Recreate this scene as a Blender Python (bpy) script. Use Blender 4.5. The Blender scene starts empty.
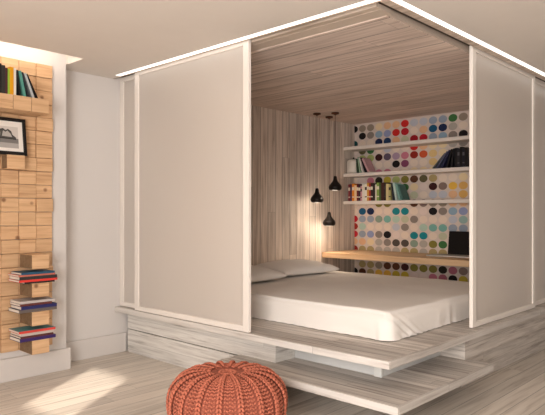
import bpy, bmesh, math, random
from mathutils import Vector, Matrix, noise
random.seed(7)
PI = math.pi
S = bpy.context.scene
COL = S.collection

# ------------------------------------------------------------------ camera, world, light
cam = bpy.data.cameras.new('camera'); camo = bpy.data.objects.new('camera', cam); COL.objects.link(camo)
camo.location = (0, 0, 1.38)
camo.rotation_euler = (PI/2, 0, -math.radians(90-43.244))
cam.sensor_fit = 'HORIZONTAL'; cam.sensor_width = 36; cam.lens = 582.48/545*36; cam.shift_y = 0.0100
cam.clip_start = 0.05; cam.clip_end = 60
S.camera = camo
S.view_settings.view_transform = 'Standard'; S.view_settings.look = 'None'
S.view_settings.exposure = -0.06; S.view_settings.gamma = 1; S.view_settings.use_curve_mapping = False

w = bpy.data.worlds.new('sky'); S.world = w; w.use_nodes = True
w.node_tree.nodes['Background'].inputs[0].default_value = (0.9, 0.93, 1, 1)
w.node_tree.nodes['Background'].inputs[1].default_value = 1.0

def lamp(name, kind, loc, energy, color, rot=(0,0,0), **k):
    l = bpy.data.lights.new(name, kind); l.energy = energy; l.color = color
    for a, b in k.items(): setattr(l, a, b)
    o = bpy.data.objects.new(name, l); o.location = loc; o.rotation_euler = rot; COL.objects.link(o); return o
def aim(o, d): o.rotation_euler = Vector(d).to_track_quat('-Z', 'Y').to_euler()

SUN_EL = math.radians(20)
sun = lamp('sun', 'SUN', (-6, -2, 4), 8.5, (1.0, 0.89, 0.76), angle=0.014)
aim(sun, (0.84*math.cos(SUN_EL), 0.54*math.cos(SUN_EL), -math.sin(SUN_EL)))
# area lamps before solid walls: window daylight from the left, added rear fill
win1 = lamp('window_daylight', 'AREA', (-1.5, 0.1, 1.45), 275, (1.0, 0.96, 0.92), shape='RECTANGLE', size=2.4, size_y=1.9)
aim(win1, (1, 0, 0))
rear_fill = lamp('rear_fill_light', 'AREA', (2.6, -2.9, 1.45), 7, (1.0, 0.96, 0.91), shape='RECTANGLE', size=3.0, size_y=1.9)
aim(rear_fill, (0, 1, 0))

# ------------------------------------------------------------------ helpers
def lin(c):
    r = []
    for v in c[:3]:
        v /= 255.0
        r.append(v/12.92 if v <= 0.04045 else ((v+0.055)/1.055)**2.4)
    return (*r, 1.0)

def mat(name, color, rough=0.6, metal=0.0, emit=None, strength=0, bump=0, bscale=200, spec=0.3, var=0.0, vscale=6):
    m = bpy.data.materials.new(name); m.use_nodes = True
    nt = m.node_tree; b = nt.nodes['Principled BSDF']
    b.inputs['Base Color'].default_value = lin(color); b.inputs['Roughness'].default_value = rough
    b.inputs['Metallic'].default_value = metal; b.inputs['Specular IOR Level'].default_value = spec
    if emit:
        b.inputs['Emission Color'].default_value = lin(emit); b.inputs['Emission Strength'].default_value = strength
    tc = nt.nodes.new('ShaderNodeTexCoord')
    if var:
        n = nt.nodes.new('ShaderNodeTexNoise'); n.inputs['Scale'].default_value = vscale; n.inputs['Detail'].default_value = 4
        nt.links.new(tc.outputs['Object'], n.inputs['Vector'])
        r = nt.nodes.new('ShaderNodeValToRGB')
        c = lin(color)
        r.color_ramp.elements[0].position = 0.3; r.color_ramp.elements[1].position = 0.7
        r.color_ramp.elements[0].color = (*[x*(1-var) for x in c[:3]], 1)
        r.color_ramp.elements[1].color = (*[min(1, x*(1+var)) for x in c[:3]], 1)
        nt.links.new(n.outputs['Fac'], r.inputs['Fac']); nt.links.new(r.outputs['Color'], b.inputs['Base Color'])
    if bump:
        n = nt.nodes.new('ShaderNodeTexNoise'); n.inputs['Scale'].default_value = bscale; n.inputs['Detail'].default_value = 3
        nt.links.new(tc.outputs['Object'], n.inputs['Vector'])
        bp = nt.nodes.new('ShaderNodeBump'); bp.inputs['Strength'].default_value = bump; bp.inputs['Distance'].default_value = 0.01
        nt.links.new(n.outputs['Fac'], bp.inputs['Height']); nt.links.new(bp.outputs['Normal'], b.inputs['Normal'])
    return m

def wood(name, light, dark, along, across, width, gap=0.03, grain=1.0, tone=0.25, rough=0.55, length=1.6, streak=(0.35, 0.75), gapdark=0.35, knots=False, gscale=1.0, shift=True, thirdk=26.0):
    """boards: 'along' = axis the boards run, 'across' = axis that counts the boards"""
    m = bpy.data.materials.new(name); m.use_nodes = True
    nt = m.node_tree; N = nt.nodes; L = nt.links; b = N['Principled BSDF']
    b.inputs['Roughness'].default_value = rough; b.inputs['Specular IOR Level'].default_value = 0.3
    tc = N.new('ShaderNodeTexCoord'); sp = N.new('ShaderNodeSeparateXYZ'); L.new(tc.outputs['Object'], sp.inputs[0])
    def M(op, a, bb=None, c=None):
        n = N.new('ShaderNodeMath'); n.operation = op
        for i, v in enumerate((a, bb, c)):
            if v is None: continue
            if isinstance(v, (int, float)): n.inputs[i].default_value = v
            else: L.new(v, n.inputs[i])
        return n.outputs[0]
    ax = {'x': sp.outputs[0], 'y': sp.outputs[1], 'z': sp.outputs[2]}
    third = ax[[k for k in 'xyz' if k not in (along, across)][0]]
    q = M('DIVIDE', ax[across], width); idx = M('FLOOR', q); fr = M('FRACT', q)
    wn = N.new('ShaderNodeTexWhiteNoise'); wn.noise_dimensions = '1D'; L.new(idx, wn.inputs['W'])
    rnd = wn.outputs['Value']
    la = M('ADD', ax[along], M('MULTIPLY', rnd, length*3.3)) if shift else ax[along]; lq = M('DIVIDE', la, length); li = M('FLOOR', lq); lf = M('FRACT', lq)
    wn2 = N.new('ShaderNodeTexWhiteNoise'); wn2.noise_dimensions = '2D'
    cv = N.new('ShaderNodeCombineXYZ'); L.new(idx, cv.inputs[0]); L.new(li, cv.inputs[1]); L.new(cv.outputs[0], wn2.inputs['Vector'])
    r2 = wn2.outputs['Value']
    g = N.new('ShaderNodeCombineXYZ')
    L.new(M('ADD', M('MULTIPLY', ax[along], 1.3*gscale), M('MULTIPLY', r2, 37.0)), g.inputs[0])
    L.new(M('ADD', M('MULTIPLY', ax[across], 26.0*gscale), M('MULTIPLY', r2, 11.0)), g.inputs[1])
    L.new(M('MULTIPLY', third, thirdk*gscale), g.inputs[2])
    n1 = N.new('ShaderNodeTexNoise'); n1.inputs['Scale'].default_value = 1.0; n1.inputs['Detail'].default_value = 6; n1.inputs['Roughness'].default_value = 0.62
    n1.inputs['Distortion'].default_value = 0.5
    L.new(g.outputs[0], n1.inputs['Vector'])
    rp = N.new('ShaderNodeValToRGB'); rp.color_ramp.elements[0].position = streak[0]; rp.color_ramp.elements[1].position = streak[1]
    rp.color_ramp.elements[0].color = lin(dark); rp.color_ramp.elements[1].color = lin(light)
    rp.color_ramp.elements.new((streak[0]+streak[1])/2).color = lin([light[i]*0.72+dark[i]*0.28 for i in range(3)])
    L.new(n1.outputs['Fac'], rp.inputs['Fac'])
    # board tone
    tn = M('ADD', M('MULTIPLY', r2, tone), 1.0-tone*0.5)
    gapm = M('GREATER_THAN', M('ABSOLUTE', M('SUBTRACT', fr, 0.5)), 0.5-gap*0.5)
    gap2 = M('GREATER_THAN', M('ABSOLUTE', M('SUBTRACT', lf, 0.5)), 0.5-0.0012/length*1.0)
    gm = M('MAXIMUM', gapm, gap2)
    fac = M('MULTIPLY', tn, M('SUBTRACT', 1.0, M('MULTIPLY', gm, 1.0-gapdark)))
    mx = N.new('ShaderNodeVectorMath'); mx.operation = 'SCALE'; L.new(rp.outputs['Color'], mx.inputs[0]); L.new(fac, mx.inputs['Scale'])
    L.new(mx.outputs[0], b.inputs['Base Color'])
    bp = N.new('ShaderNodeBump'); bp.inputs['Strength'].default_value = 0.25; bp.inputs['Distance'].default_value = 0.004
    L.new(M('SUBTRACT', M('MULTIPLY', n1.outputs['Fac'], 0.6), M('MULTIPLY', gm, 1.5)), bp.inputs['Height']); L.new(bp.outputs['Normal'], b.inputs['Normal'])
    return m

def box(bm, x0, x1, y0, y1, z0, z1, bev=0.0, seg=2, mi=0):
    vs = [bm.verts.new((x, y, z)) for x in (x0, x1) for y in (y0, y1) for z in (z0, z1)]
    f = [(0,1,3,2),(4,6,7,5),(0,4,5,1),(2,3,7,6),(0,2,6,4),(1,5,7,3)]
    fs = [bm.faces.new([vs[i] for i in q]) for q in f]
    for q in fs: q.material_index = mi
    if bev:
        es = list({e for q in fs for e in q.edges})
        bmesh.ops.bevel(bm, geom=es, offset=bev, segments=seg, affect='EDGES', profile=0.5)
def lathe(bm, prof, n=32, cx=0, cy=0, mi=0, capt=True, capb=True):
    rings = []
    for r, z in prof:
        rings.append([bm.verts.new((cx+r*math.cos(2*PI*i/n), cy+r*math.sin(2*PI*i/n), z)) for i in range(n)])
    for a, b in zip(rings, rings[1:]):
        for i in range(n):
            f = bm.faces.new((a[i], a[(i+1) % n], b[(i+1) % n], b[i])); f.smooth = True; f.material_index = mi
    if capb: bm.faces.new(rings[0][::-1]).material_index = mi
    if capt: bm.faces.new(rings[-1]).material_index = mi
def new(): return bmesh.new()
def obj(name, bm, ms, parent=None, local=False, recalc=True):
    if recalc: bmesh.ops.recalc_face_normals(bm, faces=bm.faces)
    if parent and not local:
        bmesh.ops.translate(bm, verts=bm.verts, vec=-parent.location)
    me = bpy.data.meshes.new(name); bm.to_mesh(me); bm.free()
    for m in (ms if isinstance(ms, (list, tuple)) else [ms]): me.materials.append(m)
    o = bpy.data.objects.new(name, me); COL.objects.link(o)
    if parent: o.parent = parent
    return o
def tag(o, label, cat, group=None, kind=None):
    o['label'] = label; o['category'] = cat
    if group: o['group'] = group
    if kind: o['kind'] = kind
    return o
def thing(name, label, cat, loc=(0,0,0), rot=(0,0,0), group=None):
    o = bpy.data.objects.new(name, None); COL.objects.link(o); o.location = loc; o.rotation_euler = rot
    o.empty_display_size = 0.1
    return tag(o, label, cat, group)
def struct(name, bm, m, parent=None):
    o = obj(name, bm, m, parent)
    if not parent: o['kind'] = 'structure'
    return o
def copy_tree(o, parent=None):
    c = o.copy(); COL.objects.link(c); c.parent = parent
    for ch in list(o.children): copy_tree(ch, c)
    return c

# ------------------------------------------------------------------ materials
CEIL = mat('ceiling_paint', (226, 218, 210), 0.9, var=0.01)
WALL = mat('wall_paint', (214, 209, 206), 0.85, bump=0.03)
SKIRT = mat('skirting_paint', (212, 206, 202), 0.6)
FLOOR = wood('floor_boards', (222, 213, 202), (172, 159, 146), 'x', 'y', 0.145, gap=0.04, tone=0.22, rough=0.38, length=2.2, streak=(0.25, 0.7), gapdark=0.5)
DECK = wood('whitewashed_deck', (214, 207, 200), (150, 138, 129), 'y', 'x', 0.105, gap=0.055, tone=0.34, rough=0.6, length=5.0, streak=(0.3, 0.68), gapdark=0.5)
PLINTH = wood('whitewashed_plinth', (226, 222, 216), (160, 152, 146), 'y', 'z', 0.1125, gap=0.03, tone=0.08, gscale=1.5, rough=0.6, length=3.0, streak=(0.27, 0.6), gapdark=0.75, thirdk=3.0)
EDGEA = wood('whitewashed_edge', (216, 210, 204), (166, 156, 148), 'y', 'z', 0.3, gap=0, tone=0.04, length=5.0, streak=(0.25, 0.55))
EDGEB = wood('whitewashed_edge_shaded', (206, 200, 194), (146, 136, 128), 'x', 'z', 0.3, gap=0, tone=0.04, length=5.0, streak=(0.25, 0.6))  # darker copy of the edge wood, weaker light on this side put into colour
CLAD = wood('alcove_boards', (230, 218, 208), (166, 148, 134), 'z', 'x', 0.135, gap=0.06, tone=0.22, rough=0.65, length=6.0, streak=(0.3, 0.7), gapdark=0.5)
WCEIL = wood('alcove_ceiling_boards', (236, 219, 208), (176, 155, 142), 'y', 'x', 0.26, gap=0.035, tone=0.2, rough=0.65, length=6.0, streak=(0.28, 0.72), gapdark=0.45)
PELM = wood('pelmet_wood', (222, 206, 192), (176, 158, 142), 'y', 'z', 0.4, gap=0.0, tone=0.05, length=6)
DESKW = wood('desk_wood', (224, 190, 152), (196, 156, 116), 'y', 'x', 0.9, gap=0.0, tone=0.05, length=6, streak=(0.3, 0.7))
WHITE = mat('white_lacquer', (236, 228, 220), 0.45)
SHELFW = mat('shelf_lacquer', (224, 214, 206), 0.5)
TRACK = mat('track_metal', (200, 184, 170), 0.45, metal=0.0)
DARKG = mat('track_groove_shade', (70, 58, 50), 0.7)  # dark colour stands in for the shade inside the track grooves
LED = mat('led_diffuser', (255, 255, 255), 0.5, emit=(255, 250, 244), strength=1.5)
SHEET = mat('white_cotton', (238, 232, 226), 0.9, bump=0.05, bscale=60)
BLACKM = mat('black_metal', (34, 28, 26), 0.35, metal=0.4)
BRONZE = mat('brown_metal', (86, 56, 44), 0.4, metal=0.5)

def frosted(name, col):
    m = bpy.data.materials.new(name); m.use_nodes = True; nt = m.node_tree; N = nt.nodes; L = nt.links
    N.clear(); out = N.new('ShaderNodeOutputMaterial')
    d = N.new('ShaderNodeBsdfDiffuse'); d.inputs[0].default_value = lin(col)
    t = N.new('ShaderNodeBsdfTranslucent'); t.inputs[0].default_value = lin(col)
    g = N.new('ShaderNodeBsdfGlossy'); g.inputs['Roughness'].default_value = 0.28; g.inputs[0].default_value = (1, 1, 1, 1)
    m1 = N.new('ShaderNodeMixShader'); m1.inputs[0].default_value = 0.45; L.new(d.outputs[0], m1.inputs[1]); L.new(t.outputs[0], m1.inputs[2])
    fr = N.new('ShaderNodeFresnel'); fr.inputs[0].default_value = 1.4
    m2 = N.new('ShaderNodeMixShader'); L.new(fr.outputs[0], m2.inputs[0]); L.new(m1.outputs[0], m2.inputs[1]); L.new(g.outputs[0], m2.inputs[2])
    tr = N.new('ShaderNodeBsdfTransparent'); m3 = N.new('ShaderNodeMixShader'); m3.inputs[0].default_value = 0.14
    L.new(m2.outputs[0], m3.inputs[1]); L.new(tr.outputs[0], m3.inputs[2])
    L.new(m3.outputs[0], out.inputs[0]); return m
FROST = frosted('frosted_glass', (244, 236, 228))

# ------------------------------------------------------------------ room shell
bm = new(); box(bm, -1.7, 9.1, -3.1, 5.3, -0.1, 0.0); struct('floor', bm, FLOOR)
bm = new(); T = 2.70
box(bm, -1.7, 9.1, -3.1, 1.893, T, T+.25); box(bm, -1.7, 3.033, 1.893, 4.59, T, T+.25)
box(bm, 2.522, 3.033, 4.59, 5.3, T, T+.25); box(bm, 2.503, 2.522, 4.862, 5.3, T, T+.25)
box(bm, -1.7, 2.522, 4.59, 4.862, T+.22, T+.25); box(bm, 3.033, 9.1, 1.893, 5.3, T+.12, T+.25); box(bm, 3.033, 3.095, 4.93, 5.07, T, T+.12)
struct('ceiling', bm, CEIL)
bm = new(); box(bm, 2.45, 9.1, 5.07, 5.3, 0, 2.7); box(bm, 3.033, 9.1, 5.07, 5.3, 2.7, 2.82); struct('wall_back', bm, WALL)
bm = new(); box(bm, -1.7, 2.503, 4.862, 5.3, 0, 2.95); struct('wall_left', bm, WALL)
bm = new(); box(bm, -1.7, 9.1, -3.1, -3.0, 0, 2.7); struct('wall_front', bm, WALL)
bm = new(); box(bm, 9.0, 9.1, -3.0, 5.07, 0, 2.82); struct('wall_side', bm, WALL)
SL = (1.36, 1.98, 1.48, 1.90)     # unseen window, opening shaped to cut the sun patch on the floor
bm = new()
box(bm, -1.7, -1.6, -3.0, SL[0], 0, 2.7); box(bm, -1.7, -1.6, SL[1], 4.862, 0, 2.7)
box(bm, -1.7, -1.6, SL[0], SL[1], 0, SL[2]); box(bm, -1.7, -1.6, SL[0], SL[1], SL[3], 2.7)
struct('wall_window', bm, WALL)
bm = new()
for a in ((SL[0]-.04, SL[1]+.04, SL[2]-.04, SL[2]), (SL[0]-.04, SL[1]+.04, SL[3], SL[3]+.04), (SL[0]-.04, SL[0], SL[2], SL[3]), (SL[1], SL[1]+.04, SL[2], SL[3])):
    box(bm, -1.6, -1.58, a[0], a[1], a[2], a[3])
struct('window_1', bm, WHITE)
# skirting boards
bm = new(); box(bm, -1.6, 2.533, 4.832, 4.862, 0, .188, .004); box(bm, 2.503, 2.533, 4.862, 5.07, 0, .188, .004); struct('baseboard_left', bm, SKIRT)
bm = new(); box(bm, 2.533, 3.24, 5.045, 5.07, 0, .188, .004); struct('baseboard_back', bm, SKIRT)
# dotted wall is built further down

# alcove linings
bm = new(); box(bm, 3.30, 7.14, 5.03, 5.07, .458, 2.70); struct('trim_1', bm, CLAD)
bm = new(); box(bm, 3.345, 7.14, 2.10, 5.03, 2.688, 2.80); struct('trim_2', bm, WCEIL)
bm = new(); box(bm, 3.097, 3.113, 1.947, 5.07, 2.70, 2.82); box(bm, 3.113, 7.14, 1.947, 2.006, 2.70, 2.82); box(bm, 3.160, 3.215, 2.062, 3.5, 2.696, 2.82); struct('trim_3', bm, PELM)

# LED light line round the alcove
bm = new(); box(bm, 3.034, 3.095, 1.895, 4.929, 2.703, 2.73); box(bm, 3.095, 8.98, 1.895, 1.945, 2.703, 2.73)
tag(obj('light_strip', bm, LED), 'long glowing white light line bent around the ceiling edge of the sleeping alcove', 'light strip')
bm = new(); box(bm, -1.55, 2.38, 4.62, 4.70, 2.88, 2.918)
tag(obj('cove_light', bm, mat('cove_led', (255, 255, 255), 0.5, emit=(255, 244, 232), strength=8)), 'white light in the ceiling slot above the wood block wall', 'light strip')
# tracks
t = thing('sliding_door_track', 'ceiling track of the sliding panels along the edge of the alcove', 'track', (3.25, 3.5, 2.69))
bm = new(); box(bm, 3.217, 3.342, 2.062, 5.028, 2.694, 2.80); box(bm, 3.342, 7.12, 2.082, 2.098, 2.694, 2.80); obj('rail', bm, TRACK, t)
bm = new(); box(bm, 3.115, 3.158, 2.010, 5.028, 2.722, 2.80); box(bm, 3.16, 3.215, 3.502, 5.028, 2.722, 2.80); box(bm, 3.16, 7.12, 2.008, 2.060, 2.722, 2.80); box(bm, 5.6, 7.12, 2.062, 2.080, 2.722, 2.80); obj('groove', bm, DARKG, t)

# ------------------------------------------------------------------ platform
pf = thing('bed_platform', 'whitewashed wooden platform with a low step under the bed and the frosted panels', 'platform', (3.24, 5.0, 0))
bm = new(); box(bm, 3.140, 7.12, 1.964, 5.069, .408, .457); obj('deck', bm, DECK, pf)
bm = new(); box(bm, 3.118, 3.1395, 1.942, 5.069, .408, .457, .002); obj('deck_edge', bm, EDGEA, pf)
bm = new(); box(bm, 3.140, 7.12, 1.942, 1.9635, .408, .457, .002); obj('deck_edge', bm, EDGEB, pf)
bm = new(); box(bm, 3.24, 3.50, 3.016, 5.03, .232, .406, .002); box(bm, 3.50, 7.12, 2.4, 3.2, .228, .406)
PL2 = wood('whitewashed_plinth_shaded', (206, 198, 190), (130, 120, 112), 'x', 'z', 0.1125, gap=0.03, tone=0.12, gscale=1.5, rough=0.6, length=3.0, streak=(0.27, 0.6), gapdark=0.7, thirdk=3.0)  # plinth wood darkened, the shade of the right side is in its colour
obj('upper_plinth', bm, PLINTH, pf)
bm = new(); box(bm, 4.32, 7.12, 2.012, 2.38, .238, .406, .002); obj('side_plinth', bm, PL2, pf)
bm = new(); box(bm, 3.462, 3.498, 2.215, 3.014, .242, .406); box(bm, 3.50, 4.318, 2.215, 2.395, .242, .406); obj('recessed_support', bm, mat('support_paint', (206, 206, 204), 0.6, var=0.03), pf)
bm = new(); box(bm, 3.44, 3.46, 2.205, 2.265, .242, .406, .002); obj('corner_post', bm, mat('support_paint_light', (216, 216, 212), 0.6), pf)
bm = new(); box(bm, 3.24, 3.6, 3.405, 5.03, 0, .224, .002); obj('lower_plinth', bm, PLINTH, pf)
bm = new(); box(bm, 4.36, 7.12, 2.06, 2.4, 0, .224, .002); obj('lower_side_plinth', bm, PL2, pf)
bm = new(); box(bm, 3.004, 4.355, 1.822, 3.40, .190, .240); obj('step', bm, DECK, pf)
bm = new(); box(bm, 2.982, 3.0035, 1.80, 3.40, .190, .240, .002); obj('step_edge', bm, EDGEA, pf)
bm = new(); box(bm, 3.004, 4.355, 1.80, 1.8215, .190, .240, .002); obj('step_edge', bm, EDGEB, pf)
bm = new(); box(bm, 3.5, 4.34, 2.3, 3.39, 0, .188); obj('step_base', bm, PLINTH, pf)

# ------------------------------------------------------------------ sliding panels
def panel(label, axis, pos, a0, a1, z0=.462, z1=2.718, th=.030, group='frosted sliding panels'):
    mid = (a0+a1)/2
    loc = (pos, mid, z0) if axis == 'y' else (mid, pos, z0)
    t = thing('sliding_door', label, 'sliding panel', loc, group=group)
    def bb(bm, a, b, z, zz, tt, bev=0):
        if axis == 'y': box(bm, pos-tt/2, pos+tt/2, a, b, z, zz, bev)
        else: box(bm, a, b, pos-tt/2, pos+tt/2, z, zz, bev)
    st = .062; rl = .045
    bm = new()
    bb(bm, a0, a0+st, z0, z1, th, .003); bb(bm, a1-st, a1, z0, z1, th, .003)
    bb(bm, a0+st, a1-st, z0, z0+rl, th, .003); bb(bm, a0+st, a1-st, z1-rl, z1, th, .003)
    obj('panel_frame', bm, WHITE, t)
    bm = new(); bb(bm, a0+st-.004, a1-st+.004, z0+rl-.004, z1-rl+.004, .008)
    obj('frosted_pane', bm, FROST, t)
    return t
panel('large frosted sliding panel in a white frame at the left of the bed opening', 'y', 3.137, 3.190, 4.73)
panel('frosted sliding panel mostly behind the large left one, next to the white wall', 'y', 3.187, 3.545, 5.066)
panel('frosted sliding panel at the right of the bed opening, beside the laptop', 'x', 2.030, 4.47, 5.87)
panel('frosted sliding panel cut by the right edge of the photo', 'x', 2.0655, 5.88, 7.10)

# ------------------------------------------------------------------ dotted wall
P_ = (214, 198, 188)
C = dict(
 w=(226,208,192), p=(222,204,196), k=(26,20,22), ne=(32,58,98), na=(28,40,78), tb=(30,88,124), te=(28,132,142), lb=(142,168,188), pw=(146,154,190),
 bg=(150,160,176), pb=(188,190,200), gr=(140,128,120), lg=(176,166,156), ta=(150,134,118), re=(206,44,40), dr=(160,24,36), cr=(186,28,44),
 br=(150,40,30), bo=(206,88,52), pe=(226,180,140), cream=(230,208,168), ty=(222,190,132), ye=(232,184,76), oy=(218,170,96), gn=(62,110,62), pg=(190,190,162),
 lgn=(170,178,110), ol=(132,122,56), od=(98,90,62), kh=(172,152,104), bn=(92,54,34), dm=(62,24,26), sp=(94,80,100), li=(170,144,166), pk=(196,118,136), mp=(132,70,100),
 aq=(124,176,166), pa=(176,200,184), gg=(136,154,138), tq=(150,178,172), dt=(26,72,76), dg=(84,74,68), mv=(172,100,116), gb=(134,112,104), bk=(40,34,24), yo=(196,172,60))
ROWS = [
 'k ta ta cream pe pe re pb pb bg bg gn ta', 'p k gr lb pw re cr w pe tb na lg w', 'dt w w na ne pe pg dr cr bg lb gr k',
 'p od gn w pb w w re pe cream cream lg gr', 'p lgn lgn dm sp li pk br bo ty cream w w', 'w w w w w k mp w w ty cream w w',
 'w p w pk pk w w cream cream cream w w w', 'w p pk bk yo lgn ol bn od kh w w cream', 'p w w w te gg gn cream p dm gb ye oy',
 'w w lg w w kh kh pg w pb pb pe oy', 'w w w ol ol w w bn gb ta ta pe pe', 'w tb na w w te te w p k gr lb pw',
 'cr bg bg gg aq pa pg gr w w w pb tq', 'br pa w w w pb gr w pa aq aq bg bg', 'cr bg pw gr k p w te te w pg w w',
 'pe pe cream lg gr dg dg gg lg ol gn w w', 'br kh kh lg lg lg kh kh lg kh kh w w', 'w kh kh w w kh kh w w lg w w w',
 'w kh kh ta bn bn dm ol ol ol bk mv gb', 'k bn kh ye ye yo yo p p pk mv k yo', 'w w gr p kh w w gn te w w bn w']
UD = 7.122
bm = new(); box(bm, UD, UD+.1, 1.947, 5.07, .457, 2.82)
cl = bm.loops.layers.float_color.new('Col')
for f in bm.faces:
    for l in f.loops: l[cl] = lin(P_)
keys = list(C)
rr = random.Random(3)
for r in range(21):
    row = ROWS[r].split()
    z = 2.622-.1103*r-.02
    z = 2.604-.1103*r + .012
    for c in range(23):
        v = 5.030-.1410*c
        key = row[c] if c < len(row) else rr.choice(['w','w','p','w','w']+keys)
        n = 28; rv, rz = .061, .0505
        for hh in (0,):
            pts = []
            for i in range(n):
                y = v+rv*math.cos(2*PI*i/n); zz = z+rz*math.sin(2*PI*i/n)
                pts.append((UD-.0015, min(y, 5.029), zz))
            if v+rv > 5.029:
                pts = [p for i, p in enumerate(pts) if not (p[1] >= 5.029 and pts[i-1][1] >= 5.029 and pts[(i+1) % n][1] >= 5.029)]
            if v-rv < 1.96: continue
            top = [bm.verts.new(p) for p in pts]; bot = [bm.verts.new((UD, p[1], p[2])) for p in pts]
            fs = [bm.faces.new(top)]+[bm.faces.new((top[i], top[(i+1) % len(top)], bot[(i+1) % len(top)], bot[i])) for i in range(len(top))]
            col = lin(C[key])
            for f in fs:
                for l in f.loops: l[cl] = col
DOT = mat('dotted_wallpaper', (255, 255, 255), 0.8)
a = DOT.node_tree.nodes.new('ShaderNodeVertexColor'); a.layer_name = 'Col'
DOT.node_tree.links.new(a.outputs[0], DOT.node_tree.nodes['Principled BSDF'].inputs['Base Color'])
struct('wall_right', bm, DOT)

# ------------------------------------------------------------------ wall shelves and desk
SZ = [(2.284, 2.332, 'top'), (1.900, 1.948, 'middle'), (1.504, 1.550, 'lowest')]
for z0, z1, nm in SZ:
    bm = new(); box(bm, 6.842, UD-.003, 2.25, 5.029, z0, z1, .004)
    tag(obj('wall_shelf', bm, SHELFW), nm+' of the three white shelves on the dotted wall', 'shelf', 'white wall shelves')
dk = thing('desk', 'long light wooden desk board built in under the dotted wall', 'desk', (6.73, 3.6, .457))
bm = new(); box(bm, 6.345, UD-.003, 2.2, 5.028, .765, .838, .004); obj('desktop', bm, DESKW, dk)
for y in (2.21,):
    bm = new(); box(bm, 6.42, UD-.01, y, y+.04, .459, .763, .003); obj('desk_leg', bm, DESKW, dk)

# ------------------------------------------------------------------ pendants
LAMPS = [((5.955, 4.801), 1.515, 'left pendant lamp, hanging at middle height of the three dark drop shaped ones'),
         ((6.272, 4.845), 1.205, 'middle pendant lamp, lowest hanging of the three dark drop shaped ones'),
         ((6.082, 4.600), 1.672, 'right pendant lamp, highest hanging of the three dark drop shaped ones')]
WARM = mat('lamp_bulb', (255, 230, 190), 0.5, emit=(255, 214, 160), strength=3)
first = None
for (x, y), zb, lab in LAMPS:
    t = thing('pendant_lamp', lab, 'pendant lamp', (x, y, zb), group='dark pendant lamps over the pillow end of the bed')
    bm = new()
    pr = [(.052, 0), (.070, .004), (.082, .018), (.087, .036), (.084, .055), (.070, .078), (.050, .100), (.034, .122), (.026, .145), (.024, .165), (.020, .182), (.010, .190)]
    lathe(bm, pr, 36, capb=False); 
    lathe(bm, [(.048, .001), (.064, .008), (.077, .02), (.081, .036), (.078, .053), (.064, .075), (.044, .098)], 36, capb=False, capt=False)
    for k in range(3):      # ribs round the shade
        z = .05+.022*k; rad = (.0865, .078, .058)[k]
        lathe(bm, [(rad-.004, z-.003), (rad+.002, z), (rad-.004, z+.003)], 36, capb=False, capt=False)
    obj('lamp_shade', bm, BLACKM, t, local=True, recalc=True)
    bm = new(); lathe(bm, [(.0035, .19), (.0035, 2.672-zb)], 8); obj('cord', bm, BRONZE, t, local=True)
    bm = new(); h = 2.686-zb; lathe(bm, [(.012, h-.034), (.02, h-.026), (.05, h-.02), (.052, h-.001)], 24); obj('ceiling_rose', bm, BRONZE, t, local=True)
    bm = new(); bmesh.ops.create_uvsphere(bm, u_segments=16, v_segments=10, radius=.024, matrix=Matrix.Translation((0, 0, .05)))
    for f in bm.faces: f.smooth = True
    obj('bulb', bm, WARM, t, local=True)
    l = lamp('alcove_fill_light', 'POINT', (x, y, zb-.012), 3.2, (1, .84, .66), shadow_soft_size=.05)  # added fill just below the shade, brightens the whole alcove
    l = lamp('bulb_beam', 'SPOT', (x, y, zb+.01), 9, (1, .80, .60), spot_size=math.radians(128), spot_blend=1.0, shadow_soft_size=.05)

# ------------------------------------------------------------------ bed
BX0, BX1, BY0, BY1, BZ0, BZ1 = 3.60, 5.84, 2.235, 4.98, .458, .665
bed = thing('bed', 'wide low bed under a plain white sheet on the wooden platform', 'bed', ((BX0+BX1)/2, (BY0+BY1)/2, BZ0))
bm = new(); box(bm, BX0+.06, BX1-.06, BY0+.06, BY1-.03, BZ0+.002, BZ1-.035, .03, 3); obj('mattress', bm, mat('mattress_ticking', (226, 216, 208), 0.9), bed)
bm = new()
def peri(n_total=720, r=.07):
    pts = []
    x0, x1, y0, y1 = BX0, BX1, BY0, BY1
    Ltot = 2*((x1-x0)+(y1-y0)); d = Ltot/n_total
    cs = [(x1-r, y0+r, -PI/2, 0), (x1-r, y1-r, 0, PI/2), (x0+r, y1-r, PI/2, PI), (x0+r, y0+r, PI, 1.5*PI)]
    for i, (cx, cy, a0, a1) in enumerate(cs):
        for k in range(9):
            a = a0+(a1-a0)*k/8; pts.append((cx+r*math.cos(a), cy+r*math.sin(a), math.cos(a), math.sin(a)))
        nx = cs[(i+1) % 4]; sx, sy = pts[-1][0], pts[-1][1]
        ex, ey = nx[0]+r*math.cos(nx[2]), nx[1]+r*math.sin(nx[2])
        L = math.hypot(ex-sx, ey-sy); m = int(L/.012)
        for k in range(1, m): pts.append((sx+(ex-sx)*k/m, sy+(ey-sy)*k/m, math.cos(a1), math.sin(a1)))
    return pts
pp = peri()
cxm, cym = (BX0+BX1)/2, (BY0+BY1)/2
def fold(x, y, nx, ny, h):       # h: 0 top .. 1 bottom
    s = x*1.0-y*1.0
    f = 0
    if ny < -.3: f += (.005*math.sin(x*24+2.5*math.sin(x*7)) + .0015*math.sin(x*70+2*math.sin(x*5)))*h**.8*(.35+.65*math.sin(x*5+1)**2)
    if nx < -.3: f += .006*math.sin(y*11+2*math.sin(y*3))*h
    dc = math.hypot(x-BX0, y-BY0)
    if ny < -.3:
        q = x-BX0-.30*h
        f += .014*math.sin(q*62)*math.exp(-((q-.03)/.13)**2)*h**.5
    else: f += .010*math.exp(-(dc/.10)**2)*math.sin(dc*70+h*3)*h
    f += .012*noise.noise((x*3.1, y*3.1, h*2))*h
    f += .018*h*h*math.exp(-(dc/.5)**2)
    return f
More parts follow.
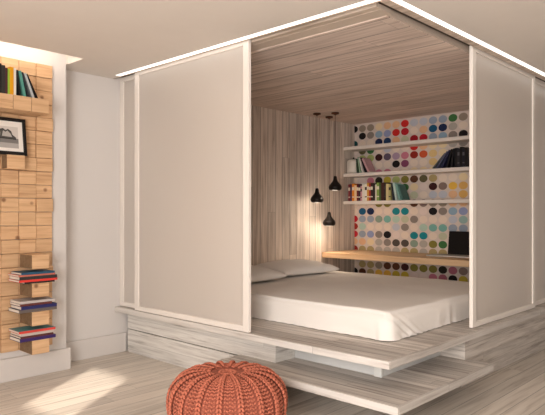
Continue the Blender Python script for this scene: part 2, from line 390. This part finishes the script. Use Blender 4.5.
def topz(x, y):
    e = min(x-BX0, BX1-x, y-BY0, BY1-y)
    z = BZ1+.010*noise.noise((x*1.3, y*1.3, 0))+.004*noise.noise((x*4, y*4, 3))
    z += .004*math.sin((x*.9+y*1.7)*7+3*noise.noise((x*1.2, y*1.2, 7)))*max(0, noise.noise((x*.9, y*.9, 11))+.3)
    return z
rings = []
for s in [0.0001]+[i/26 for i in range(1, 26)]+[.975]:
    ring = []
    for x, y, nx, ny in pp:
        X = cxm+(x-cxm)*s; Y = cym+(y-cym)*s
        ring.append(bm.verts.new((X, Y, topz(X, Y)-(0.006 if s > .97 else 0))))
    rings.append(ring)
H = BZ1-BZ0
for k in range(0, 13):
    h = k/12; ring = []
    a = min(1, h*3.2)                     # rounded shoulder
    for x, y, nx, ny in pp:
        off = -.035*(1-math.sin(a*PI/2))**1.0 + fold(x, y, nx, ny, h)
        dc = math.hypot(x-BX0, y-BY0)
        z = topz(x, y)-.012-(H-.016)*h
        if k == 12: z = BZ0+.0025+.004*abs(math.sin(x*37+y*29))
        ring.append(bm.verts.new((x+nx*off, y+ny*off, z)))
    rings.append(ring)
n = len(pp)
for a_, b_ in zip(rings, rings[1:]):
    for i in range(n):
        f = bm.faces.new((a_[i], a_[(i+1) % n], b_[(i+1) % n], b_[i])); f.smooth = True
bmesh.ops.remove_doubles(bm, verts=bm.verts, dist=.0003)
obj('sheet', bm, SHEET, bed)

def pillow(label, loc, rot, w=.80, d=.62, h=.15, seed=0):
    t = thing('pillow', label, 'pillow', loc, rot, group='white pillows at the head of the bed')
    bm = new(); n = 40
    def surf(sgn):
        g = []
        for i in range(n+1):
            row = []
            for j in range(n+1):
                a, b = -1+2*i/n, -1+2*j/n
                e = max(0, 1-abs(a)**2.6)*max(0, 1-abs(b)**2.6)
                pin = 1-.07*(1-abs(a)**2)*(abs(b)**6) ; pin2 = 1-.07*(1-abs(b)**2)*(abs(a)**6)
                x, y = a*w/2*pin2, b*d/2*pin
                z = h*.5*e**.55
                if sgn > 0: z = h*.62*e**.5+.012*noise.noise((x*5+seed, y*5, 1))*e**.3+.006*noise.noise((x*14+seed, y*9, 5))*e**.3
                else: z = -h*.30*e**.35
                row.append(bm.verts.new((x, y, z+h*.30)))
            g.append(row)
        for i in range(n):
            for j in range(n):
                q = (g[i][j], g[i+1][j], g[i+1][j+1], g[i][j+1])
                f = bm.faces.new(q if sgn > 0 else q[::-1]); f.smooth = True
    surf(1); surf(-1)
    bmesh.ops.remove_doubles(bm, verts=bm.verts, dist=.0008)
    obj('pillowcase', bm, SHEET, t, local=True)
    return t
pillow('left white pillow on the bed, half hidden behind the large frosted panel', (4.20, 4.40, .684), (math.radians(3), 0, math.radians(3)), seed=2)
pillow('right white pillow on the bed, below the pendant lamps', (5.17, 4.50, .684), (math.radians(3), 0, math.radians(-4)), w=.92, seed=9)

# ------------------------------------------------------------------ wood block wall
BW, BH, BU, BV, BZT = .1455, .1145, 2.362, 4.832, 2.648
def blockmat():
    m = wood('pine_block', (222, 184, 144), (176, 132, 94), 'x', 'z', .1145, shift=False, gap=0.0, tone=.12, rough=.6, length=.1455, streak=(.25, .7), gscale=1.3)
    nt = m.node_tree; N = nt.nodes; L = nt.links; b = N['Principled BSDF']
    src = b.inputs['Base Color'].links[0].from_socket
    tc = N.new('ShaderNodeTexCoord'); vo = N.new('ShaderNodeTexVoronoi'); vo.inputs['Scale'].default_value = 5.5; L.new(tc.outputs['Object'], vo.inputs['Vector'])
    r = N.new('ShaderNodeValToRGB'); r.color_ramp.elements[0].position = .06; r.color_ramp.elements[1].position = .13
    r.color_ramp.elements[0].color = lin((120, 74, 44)); r.color_ramp.elements[1].color = (1, 1, 1, 1)
    L.new(vo.outputs['Distance'], r.inputs['Fac'])
    mx = N.new('ShaderNodeMix'); mx.data_type = 'RGBA'; mx.blend_type = 'MULTIPLY'; mx.inputs[0].default_value = .7
    L.new(src, mx.inputs[6]); L.new(r.outputs['Color'], mx.inputs[7]); L.new(mx.outputs[2], b.inputs['Base Color'])
    return m
BLK = blockmat()
bw = thing('wood_block_panel', 'wall panel of stacked pine blocks with some blocks sticking out as shelves', 'wall panel', (BU, BV, BZT-21*BH))
bm = new()
NC = 8
for c in range(NC):           # column 0 is the rightmost
    for r in range(21):
        u1 = BU-c*BW; u0 = u1-BW; z1 = BZT-r*BH; z0 = z1-BH
        dv = rr.choice([0, .004, .008, .014, .02, .002])
        if c == 1 and r == 14: pass
        box(bm, u0+.0016, u1-.0016, BV-dv, 4.861, z0+.0016, z1-.0016, .003, 1)
obj('block_backing', bm, BLK, bw)
def proud(name, c, r, d, nz=1, lab=None, dz=0):
    u1 = BU-c*BW; u0 = u1-BW; z1 = BZT-r*BH+dz
    bm = new(); box(bm, u0+.001, u1-.001, BV-d, BV-.0215, z1-BH*nz+.001, z1-.001, .003, 1)
    return obj(name, bm, BLK, bw)
SHZ = BZT-3*BH                 # top of the block shelf
for c in range(1, NC): proud('shelf_block', c, 3, .245, dz=0)
for c in (2, 4): proud('proud_block', c, 7, .125, dz=0)
for r in (14, 16, 18, 20):
    proud('proud_block', 1, r, .25, dz=0)

# ------------------------------------------------------------------ books
PAPER = mat('book_pages', (226, 216, 204), 0.9)
bookmats = {}
def cmat(c):
    if c not in bookmats: bookmats[c] = mat('book_cover', c, 0.5)
    return bookmats[c]
def book(label, group, t, h, d, color, loc, rz, lean=0, flat=False, band=None, top=None):
    """local: x thickness, y depth (spine at -y), z height"""
    if flat: rot = Matrix.Rotation(rz, 4, 'Z') @ Matrix.Rotation(PI/2, 4, 'Y'); base = Vector(loc)+Vector((0, 0, t/2+.0004))
    else:
        rot = Matrix.Rotation(rz, 4, 'Z') @ Matrix.Rotation(lean, 4, 'Y')
        base = Vector(loc)+Vector((0, 0, abs(math.sin(lean))*t/2+.0006))
    o = thing('book', label, 'book', base, rot.to_euler(), group)
    bm = new(); ct = .0018
    box(bm, -t/2, -t/2+ct, -d/2, d/2, 0, h); box(bm, t/2-ct, t/2, -d/2, d/2, 0, h); box(bm, -t/2+ct, t/2-ct, -d/2, -d/2+ct, 0, h)
    ms = [cmat(color)]
    if band:
        ms.append(cmat(band)); box(bm, -t/2+.001, t/2-.001, -d/2-.0006, -d/2, h*.62, h*.8, mi=1); box(bm, -t/2+.001, t/2-.001, -d/2-.0006, -d/2, h*.2, h*.26, mi=1)
    if top: ms.append(cmat(top)); box(bm, -t/2-.0004, -t/2, -d/2+.001, d/2, 0, h, mi=len(ms)-1)
    obj('cover', bm, ms, o, local=True)
    bm = new(); box(bm, -t/2+ct+.0002, t/2-ct-.0002, -d/2+ct+.0002, d/2-.004, .004, h-.004); obj('pages', bm, PAPER, o, local=True)
    return o
ORD = ['first','second','third','fourth','fifth','sixth','seventh','eighth','ninth','tenth','eleventh','twelfth','thirteenth','fourteenth','fifteenth','sixteenth','seventeenth','eighteenth','nineteenth']
# on the block shelf, standing, listed from the right end towards the left
g = 'books standing on the wood block shelf'
y = 4.72; x = 2.018
def lean_row(items, x, y, z, rz, sgn, g):
    pass
# upright ones (right to left)
ups = [('tall white book just left of the leaning books on the block shelf', .020, .232, (226, 220, 212)),
       ('orange yellow book on the block shelf', .030, .236, (226, 160, 24)),
       ('lime green book on the block shelf, left of the yellow one', .016, .218, (150, 190, 60)),
       ('dark red book on the block shelf, left of the lime green one', .018, .222, (84, 42, 48)),
       ('thick dark grey book on the block shelf at the left edge of the photo', .028, .240, (52, 50, 48)),
       ('black book on the block shelf at the left edge of the photo', .024, .250, (30, 30, 30)),
       ('dark green book on the block shelf', .024, .23, (36, 58, 44))]
x = 1.962
for lab, th, h, c in ups:
    x -= th/2; book(lab, g, th-.001, h*.93, .16, c, (x, 4.70, SHZ), 0, band=None); x -= th/2
def lean_row(items, start, fixed, z, rz, sgn, depth, grp, axis):
    """feet follow each other; every book leans on the one before without cutting it"""
    pos = start; pt = pa = None
    for lab, th, h, c, an in items:
        a = abs(an)
        if pt is None: gap = th/(2*math.cos(a)) + h*math.sin(a) + .002
        else: gap = pt/(2*math.cos(pa)) + th/(2*math.cos(a)) + max(0, (h*math.cos(a)+th*math.sin(a))*(math.tan(a)-math.tan(pa))) + .002
        pos += sgn*gap; pt, pa = th, a
        loc = (pos, fixed, z) if axis == 'x' else (fixed, pos, z)
        book(lab, grp, th, h, depth, c, loc, rz, lean=an)
lean_row([('black book leaning on the white one on the block shelf', .012, .205, (24, 24, 26), -.10),
          ('teal book leaning on the block shelf', .022, .205, (88, 150, 138), -.20),
          ('dark grey book leaning on the block shelf, between a teal and a pale grey one', .012, .20, (52, 54, 60), -.27),
          ('pale grey book leaning on the block shelf', .018, .20, (178, 184, 186), -.36),
          ('thin black book leaning lowest at the right end of the block shelf', .008, .205, (26, 20, 22), -.44)], 1.962, 4.70, SHZ, 0, 1, .16, g, 'x')
# three lying stacks
def stack(z, items, g):
    for lab, th, L, D, c, du, dv in reversed(items):
        book(lab, g, th-.0006, L, D, c, (1.972+du, 4.585+D/2+dv, z), 0, flat=True, top=(84, 140, 146) if 'teal cover' in lab else None); z += th
ZB = lambda r: BZT-r*BH     # top of the proud block in row r
stack(ZB(16), [('blue book on top of the upper book stack', .018, .275, .20, (40, 84, 112), .015, 0), ('salmon book second in the upper book stack', .014, .30, .21, (206, 112, 92), -.004, .005),
     ('thick charcoal book in the middle of the upper book stack', .026, .31, .20, (56, 52, 52), 0, 0), ('bright red book near the bottom of the upper book stack', .018, .315, .21, (214, 62, 54), -.004, -.004),
     ('thin black book at the bottom of the upper book stack', .014, .25, .18, (40, 34, 34), .04, 0)], 'books lying in the upper stack')
stack(ZB(18), [('pale grey book on top of the middle book stack', .020, .285, .20, (186, 178, 176), .008, 0), ('brown red book second in the middle book stack', .020, .26, .20, (112, 60, 56), .01, .01),
     ('navy blue book third in the middle book stack', .026, .295, .20, (44, 44, 96), .012, -.004), ('grey brown book at the bottom of the middle book stack', .026, .31, .21, (104, 94, 90), -.002, 0)], 'books lying in the middle stack')
t3 = stack(ZB(20), [('red spined book with a teal cover on top of the lower book stack', .020, .30, .20, (206, 70, 62), -.004, 0), ('pale book second in the lower book stack', .022, .285, .20, (188, 178, 172), .012, .004),
     ('dark brown book third in the lower book stack', .018, .27, .20, (90, 48, 46), .008, 0), ('dark violet book at the bottom of the lower book stack', .026, .295, .20, (56, 38, 98), .004, 0)], 'books lying in the lower stack')

# ------------------------------------------------------------------ picture
fz = BZT-7*BH
t = thing('picture_frame', 'black framed black and white picture leaning on a block of the wood wall', 'picture', (1.908, 4.745, fz+.001), (math.radians(-8), 0, 0))
FW, FH, fb = .39, .305, .028
bm = new()
box(bm, -FW/2, FW/2, -.01, .01, 0, fb, .001); box(bm, -FW/2, FW/2, -.01, .01, FH-fb, FH, .001)
box(bm, -FW/2, -FW/2+fb, -.01, .01, fb, FH-fb, .001); box(bm, FW/2-fb, FW/2, -.01, .01, fb, FH-fb, .001)
obj('frame', bm, mat('black_frame', (22, 20, 20), .4), t, local=True)
bm = new(); box(bm, -FW/2+fb-.002, FW/2-fb+.002, -.004, .006, fb-.002, FH-fb+.002); obj('mat_board', bm, mat('mat_board', (232, 226, 220), .8), t, local=True)
pm = bpy.data.materials.new('grey_photograph'); pm.use_nodes = True
nt = pm.node_tree; b = nt.nodes['Principled BSDF']; b.inputs['Roughness'].default_value = .5
at = nt.nodes.new('ShaderNodeVertexColor'); at.layer_name = 'Col'; nt.links.new(at.outputs[0], b.inputs['Base Color'])
bm = new(); cl = bm.loops.layers.float_color.new('Col')
def poly(pts, y, g):
    vs = [bm.verts.new((p[0], y, p[1])) for p in pts]; f = bm.faces.new(vs)
    for l in f.loops: l[cl] = lin((g, g*.97, g*.95))
box(bm, -.13, .13, -.0055, -.004, .055, .232)
for f in bm.faces:
    for l in f.loops: l[cl] = lin((205, 198, 192))
poly([(-.13, .056), (.13, .056), (.13, .10), (-.13, .11)], -.0058, 170)
poly([(-.13, .10), (.13, .095), (.13, .135), (-.13, .14)], -.0059, 118)
poly([(-.10, .135), (.105, .128), (.115, .142), (.085, .165), (.075, .195), (.05, .212), (.03, .20), (.01, .215), (-.02, .205), (-.05, .18), (-.09, .16)], -.0061, 70)
poly([(.0, .15), (.08, .146), (.07, .172), (.045, .198), (.03, .185), (.01, .195)], -.0063, 176)
poly([(-.06, .152), (-.015, .15), (-.01, .18), (-.03, .185)], -.0063, 150)
poly([(-.10, .133), (.112, .126), (.112, .133), (-.10, .141)], -.0064, 30)
obj('picture_print', bm, pm, t, local=True, recalc=False)

# ------------------------------------------------------------------ things on the white shelves
R90 = -PI/2
z2 = SZ[1][1]; z3 = SZ[2][1]
cols = [((120, 44, 52), .026, .215), ((70, 52, 84), .022, .205), ((222, 132, 40), .03, .222), ((226, 196, 150), .030, .20), ((110, 30, 38), .022, .215), ((58, 40, 52), .026, .21),
        ((196, 140, 150), .020, .19), ((222, 216, 206), .034, .222), ((228, 222, 210), .026, .218), ((206, 150, 60), .024, .225), ((168, 50, 40), .022, .215), ((52, 30, 28), .026, .22), ((34, 26, 28), .028, .215),
        ((214, 206, 190), .018, .20), ((130, 160, 80), .030, .222), ((64, 88, 48), .022, .21), ((60, 26, 22), .034, .222), ((40, 30, 28), .024, .22), ((206, 190, 140), .030, .205), ((176, 168, 110), .026, .20)]
cn = ['dark red','dark violet','orange','cream','wine red','dark plum','pink','thick white','white','mustard','brick red','dark brown','black','ivory','light green','moss green','thick maroon','dark umber','pale yellow','olive']
y = 4.955
og = 'upright books on the lowest white shelf'
for i, (c, th, h) in enumerate(cols):
    th *= 1.36
    y -= th/2
    prev = ('left end of the row' if i == 0 else 'right of the '+cn[i-1]+' one')
    book(cn[i]+' upright book on the lowest white shelf, '+prev, og, th-.0015, h*1.12, .17, c, (6.845+.10, y, z3), R90, band=rr.choice([None, (220, 210, 190), (60, 50, 50)])); y -= th/2
lean_row([(nm+' book leaning at the right end of the row on the lowest white shelf', th, h, c, an) for c, th, h, nm, an in (
    ((44, 50, 58), .022, .235, 'slate coloured', -.10), ((176, 196, 190), .032, .24, 'pale aqua', -.18), ((120, 164, 156), .026, .225, 'sea green', -.27), ((70, 110, 106), .02, .215, 'deep teal', -.36))],
    y, 6.945, z3, R90, -1, .17, og, 'y')
# middle shelf, left
t = thing('white_canister', 'rounded white canister at the left end of the middle white shelf', 'canister', (6.95, 4.925, z2+.001))
bm = new(); lathe(bm, [(.068, 0), (.090, .006), (.098, .03), (.098, .15), (.088, .185), (.06, .203)], 32); obj('body', bm, mat('white_ceramic', (222, 214, 204), .35), t, local=True)
bm = new(); lathe(bm, [(.062, .2035), (.056, .212), (.016, .218)], 24); lathe(bm, [(.010, .218), (.014, .228), (.006, .234)], 16); obj('lid', bm, mat('dark_lid', (60, 54, 50), .5), t, local=True)
mg = 'leaning books at the left end of the middle white shelf'
lean_row([(nm, th, h, c, an) for c, th, h, nm, an in (
    ((40, 62, 44), .022, .20, 'dark green book leaning beside the white canister', -.06), ((150, 176, 150), .018, .225, 'pale green book leaning second from the white canister', -.16), ((220, 214, 208), .020, .22, 'white book leaning third from the white canister', -.26),
    ((34, 28, 34), .014, .225, 'thin black book leaning fourth from the white canister', -.36), ((190, 150, 156), .030, .22, 'dusty pink book leaning lowest at the left of the middle white shelf', -.48))],
    4.822, 6.945, z2, R90, -1, .17, mg, 'y')
# middle shelf, right: dark books
y = 3.335
dg = 'dark books at the right of the middle white shelf'
for i, (c, th, h, nm) in enumerate([((24, 22, 26), .04, .29, 'tall black'), ((40, 38, 44), .03, .28, 'charcoal'), ((20, 18, 20), .035, .30, 'tallest jet black'), ((30, 30, 40), .03, .275, 'blue black'), ((26, 22, 22), .04, .285, 'brown black')]):
    y -= th/2
    book(nm+' upright book among the dark ones on the middle white shelf', dg, th-.0015, h*.84, .20, c, (6.965, y, z2), R90, band=(90, 86, 90) if i in (1, 3) else None); y -= th/2
lean_row([(nm, th, h, c, an) for c, th, h, nm, an in (
    ((34, 32, 36), .018, .24, 'dark grey book leaning almost upright beside the dark books', .12), ((26, 24, 26), .022, .24, 'black book leaning steeply against the dark books', .28), ((40, 42, 70), .020, .245, 'navy book leaning against the dark books', .46),
    ((84, 86, 110), .016, .25, 'slate blue book leaning against the dark books', .62), ((110, 112, 112), .010, .25, 'thin grey book leaning lowest against the others', .74))],
    3.335, 6.955, z2, R90, 1, .18, dg, 'y')

# ------------------------------------------------------------------ laptop
t = thing('laptop', 'open laptop with a black screen at the right end of the wooden desk', 'laptop', (6.83, 3.27, .8385))
bm = new(); box(bm, -.17, .12, -.22, .34, .0005, .016, .003); obj('keyboard_base', bm, mat('pale_aluminium', (206, 200, 194), .4, metal=.2), t, local=True)
bm = new(); box(bm, -.16, .06, -.19, .19, .0162, .018); obj('keyboard', bm, mat('laptop_keys', (190, 184, 178), .5), t, local=True)
bm = new(); box(bm, .0, .012, -.24, .20, 0.0, .30, .003)
bmesh.ops.rotate(bm, verts=bm.verts, cent=(0, 0, 0), matrix=Matrix.Rotation(math.radians(8), 3, 'Y')); bmesh.ops.translate(bm, verts=bm.verts, vec=(.125, 0, .012))
obj('screen', bm, mat('laptop_screen', (20, 17, 18), .3), t, local=True)

# ------------------------------------------------------------------ pouf
PX, PY, PR, PH = 2.46, 2.70, .365, .41
pouf = thing('pouf', 'round knitted terracotta orange pouf on the floor in front of the platform', 'pouf', (PX, PY, 0))
YA = mat('terracotta_yarn', (186, 108, 85), .9, bump=.35, bscale=420, var=.12, vscale=60)
YB = mat('terracotta_yarn_core', (158, 90, 72), .95)
def prof(a):        # a 0 (top centre) .. 1 (bottom centre)
    th = a*PI
    s, c_ = math.sin(th), math.cos(th)
    r = PR*(abs(s)**.62); z = PH/2+PH/2*(abs(c_)**.85)*(1 if c_ > 0 else -1)
    if a < .20: z -= .022*(1-a/.20)**1.5
    return r, max(z, .004)
NS = 18
bm = new(); nu = NS*12; rows = []
for i in range(1, 48):
    r, z = prof(i/48); row = []
    for j in range(nu):
        ph = 2*PI*j/nu
        k = r-.018+.006*math.cos(NS*ph)
        row.append(bm.verts.new((max(k, .001)*math.cos(ph), max(k, .001)*math.sin(ph), z*.965+.004)))
    rows.append(row)
for a_, b_ in zip(rows, rows[1:]):
    for j in range(nu):
        f = bm.faces.new((a_[j], a_[(j+1) % nu], b_[(j+1) % nu], b_[j])); f.smooth = True
bm.faces.new(rows[0]); bm.faces.new(rows[-1][::-1])
obj('cushion_core', bm, YB, pouf, local=True)
# stitches: elongated beads that follow the profile
ico = bmesh.new(); bmesh.ops.create_icosphere(ico, subdivisions=2, radius=1)
IV = [v.co.copy() for v in ico.verts]; IF = [[v.index for v in f.verts] for f in ico.faces]; ico.free()
bm = new()
def bead(p, ax_, side, nrm, la, ls, ln):
    vs = [bm.verts.new(p+ax_*(v.x*la)+side*(v.y*ls)+nrm*(v.z*ln)) for v in IV]
    for f in IF: bm.faces.new([vs[i] for i in f]).smooth = True
def frame(a, ph):
    r, z = prof(a); r1, z1 = prof(min(a+.01, .999))
    p = Vector((r*math.cos(ph), r*math.sin(ph), z))
    tan = Vector(((r1-r)*math.cos(ph), (r1-r)*math.sin(ph), z1-z)).normalized()
    side = Vector((-math.sin(ph), math.cos(ph), 0)); nrm = side.cross(tan).normalized()
    if nrm.dot(Vector((math.cos(ph), math.sin(ph), .6))) < 0: nrm = -nrm
    return p, tan, side, nrm, r
# arc-length stations
st = []; acc = 0; pr_ = prof(.035)
a = .048
while a < .93:
    q = prof(a); acc += math.hypot(q[0]-pr_[0], q[1]-pr_[1]); pr_ = q
    if acc >= .0225: st.append(a); acc = 0
    a += .0015
for si in range(NS):
    for ki, a in enumerate(st):
        ph0 = 2*PI*(si)/NS
        p, tan, side, nrm, r = frame(a, ph0)
        sc = min(.86, .16+r/PR*.80)
        # raised braid: two beads making a V
        for sg in (-1, 1):
            ax_ = (tan*.86+side*sg*.50).normalized(); sd = nrm.cross(ax_)
            bead(p+side*sg*.0105*sc+nrm*.006*min(1, r/.2), ax_, sd, nrm, .0150, .0085*sc+.0005, .0085*min(1, .45+sc*.75))
        if r > .09:         # flat stitches between the braids
            wsec = 2*PI*r/NS; ncol = 5 if r > .25 else (4 if r > .2 else (3 if r > .15 else 2))
            for c in range(ncol):
                ph = ph0+2*PI/NS*(.19+.62*(c+.5)/ncol)
                p2, tan2, side2, nrm2, _ = frame(min(a+.006*(c % 2), .99), ph)
                ax_ = (side2*.8+tan2*(.6 if c % 2 else -.6)).normalized(); sd = nrm2.cross(ax_)
                bead(p2-nrm2*.006, ax_, sd, nrm2, .0092, .0055, .0055)
for j in range(14):         # gathered ring in the middle of the top
    ph = 2*PI*j/14; p, tan, side, nrm, r = frame(.03, ph)
    bead(Vector((.05*math.cos(ph), .05*math.sin(ph), PH-.024)), side, tan, Vector((0, 0, 1)), .013, .010, .007); bead(Vector((.028*math.cos(ph), .028*math.sin(ph), PH-.026)), side, tan, Vector((0, 0, 1)), .009, .010, .006)
lo = min(v.co.z for v in bm.verts)
for v in bm.verts:
    if v.co.z < .001: v.co.z = .001
obj('knitted_cover', bm, YA, pouf, local=True, recalc=False)
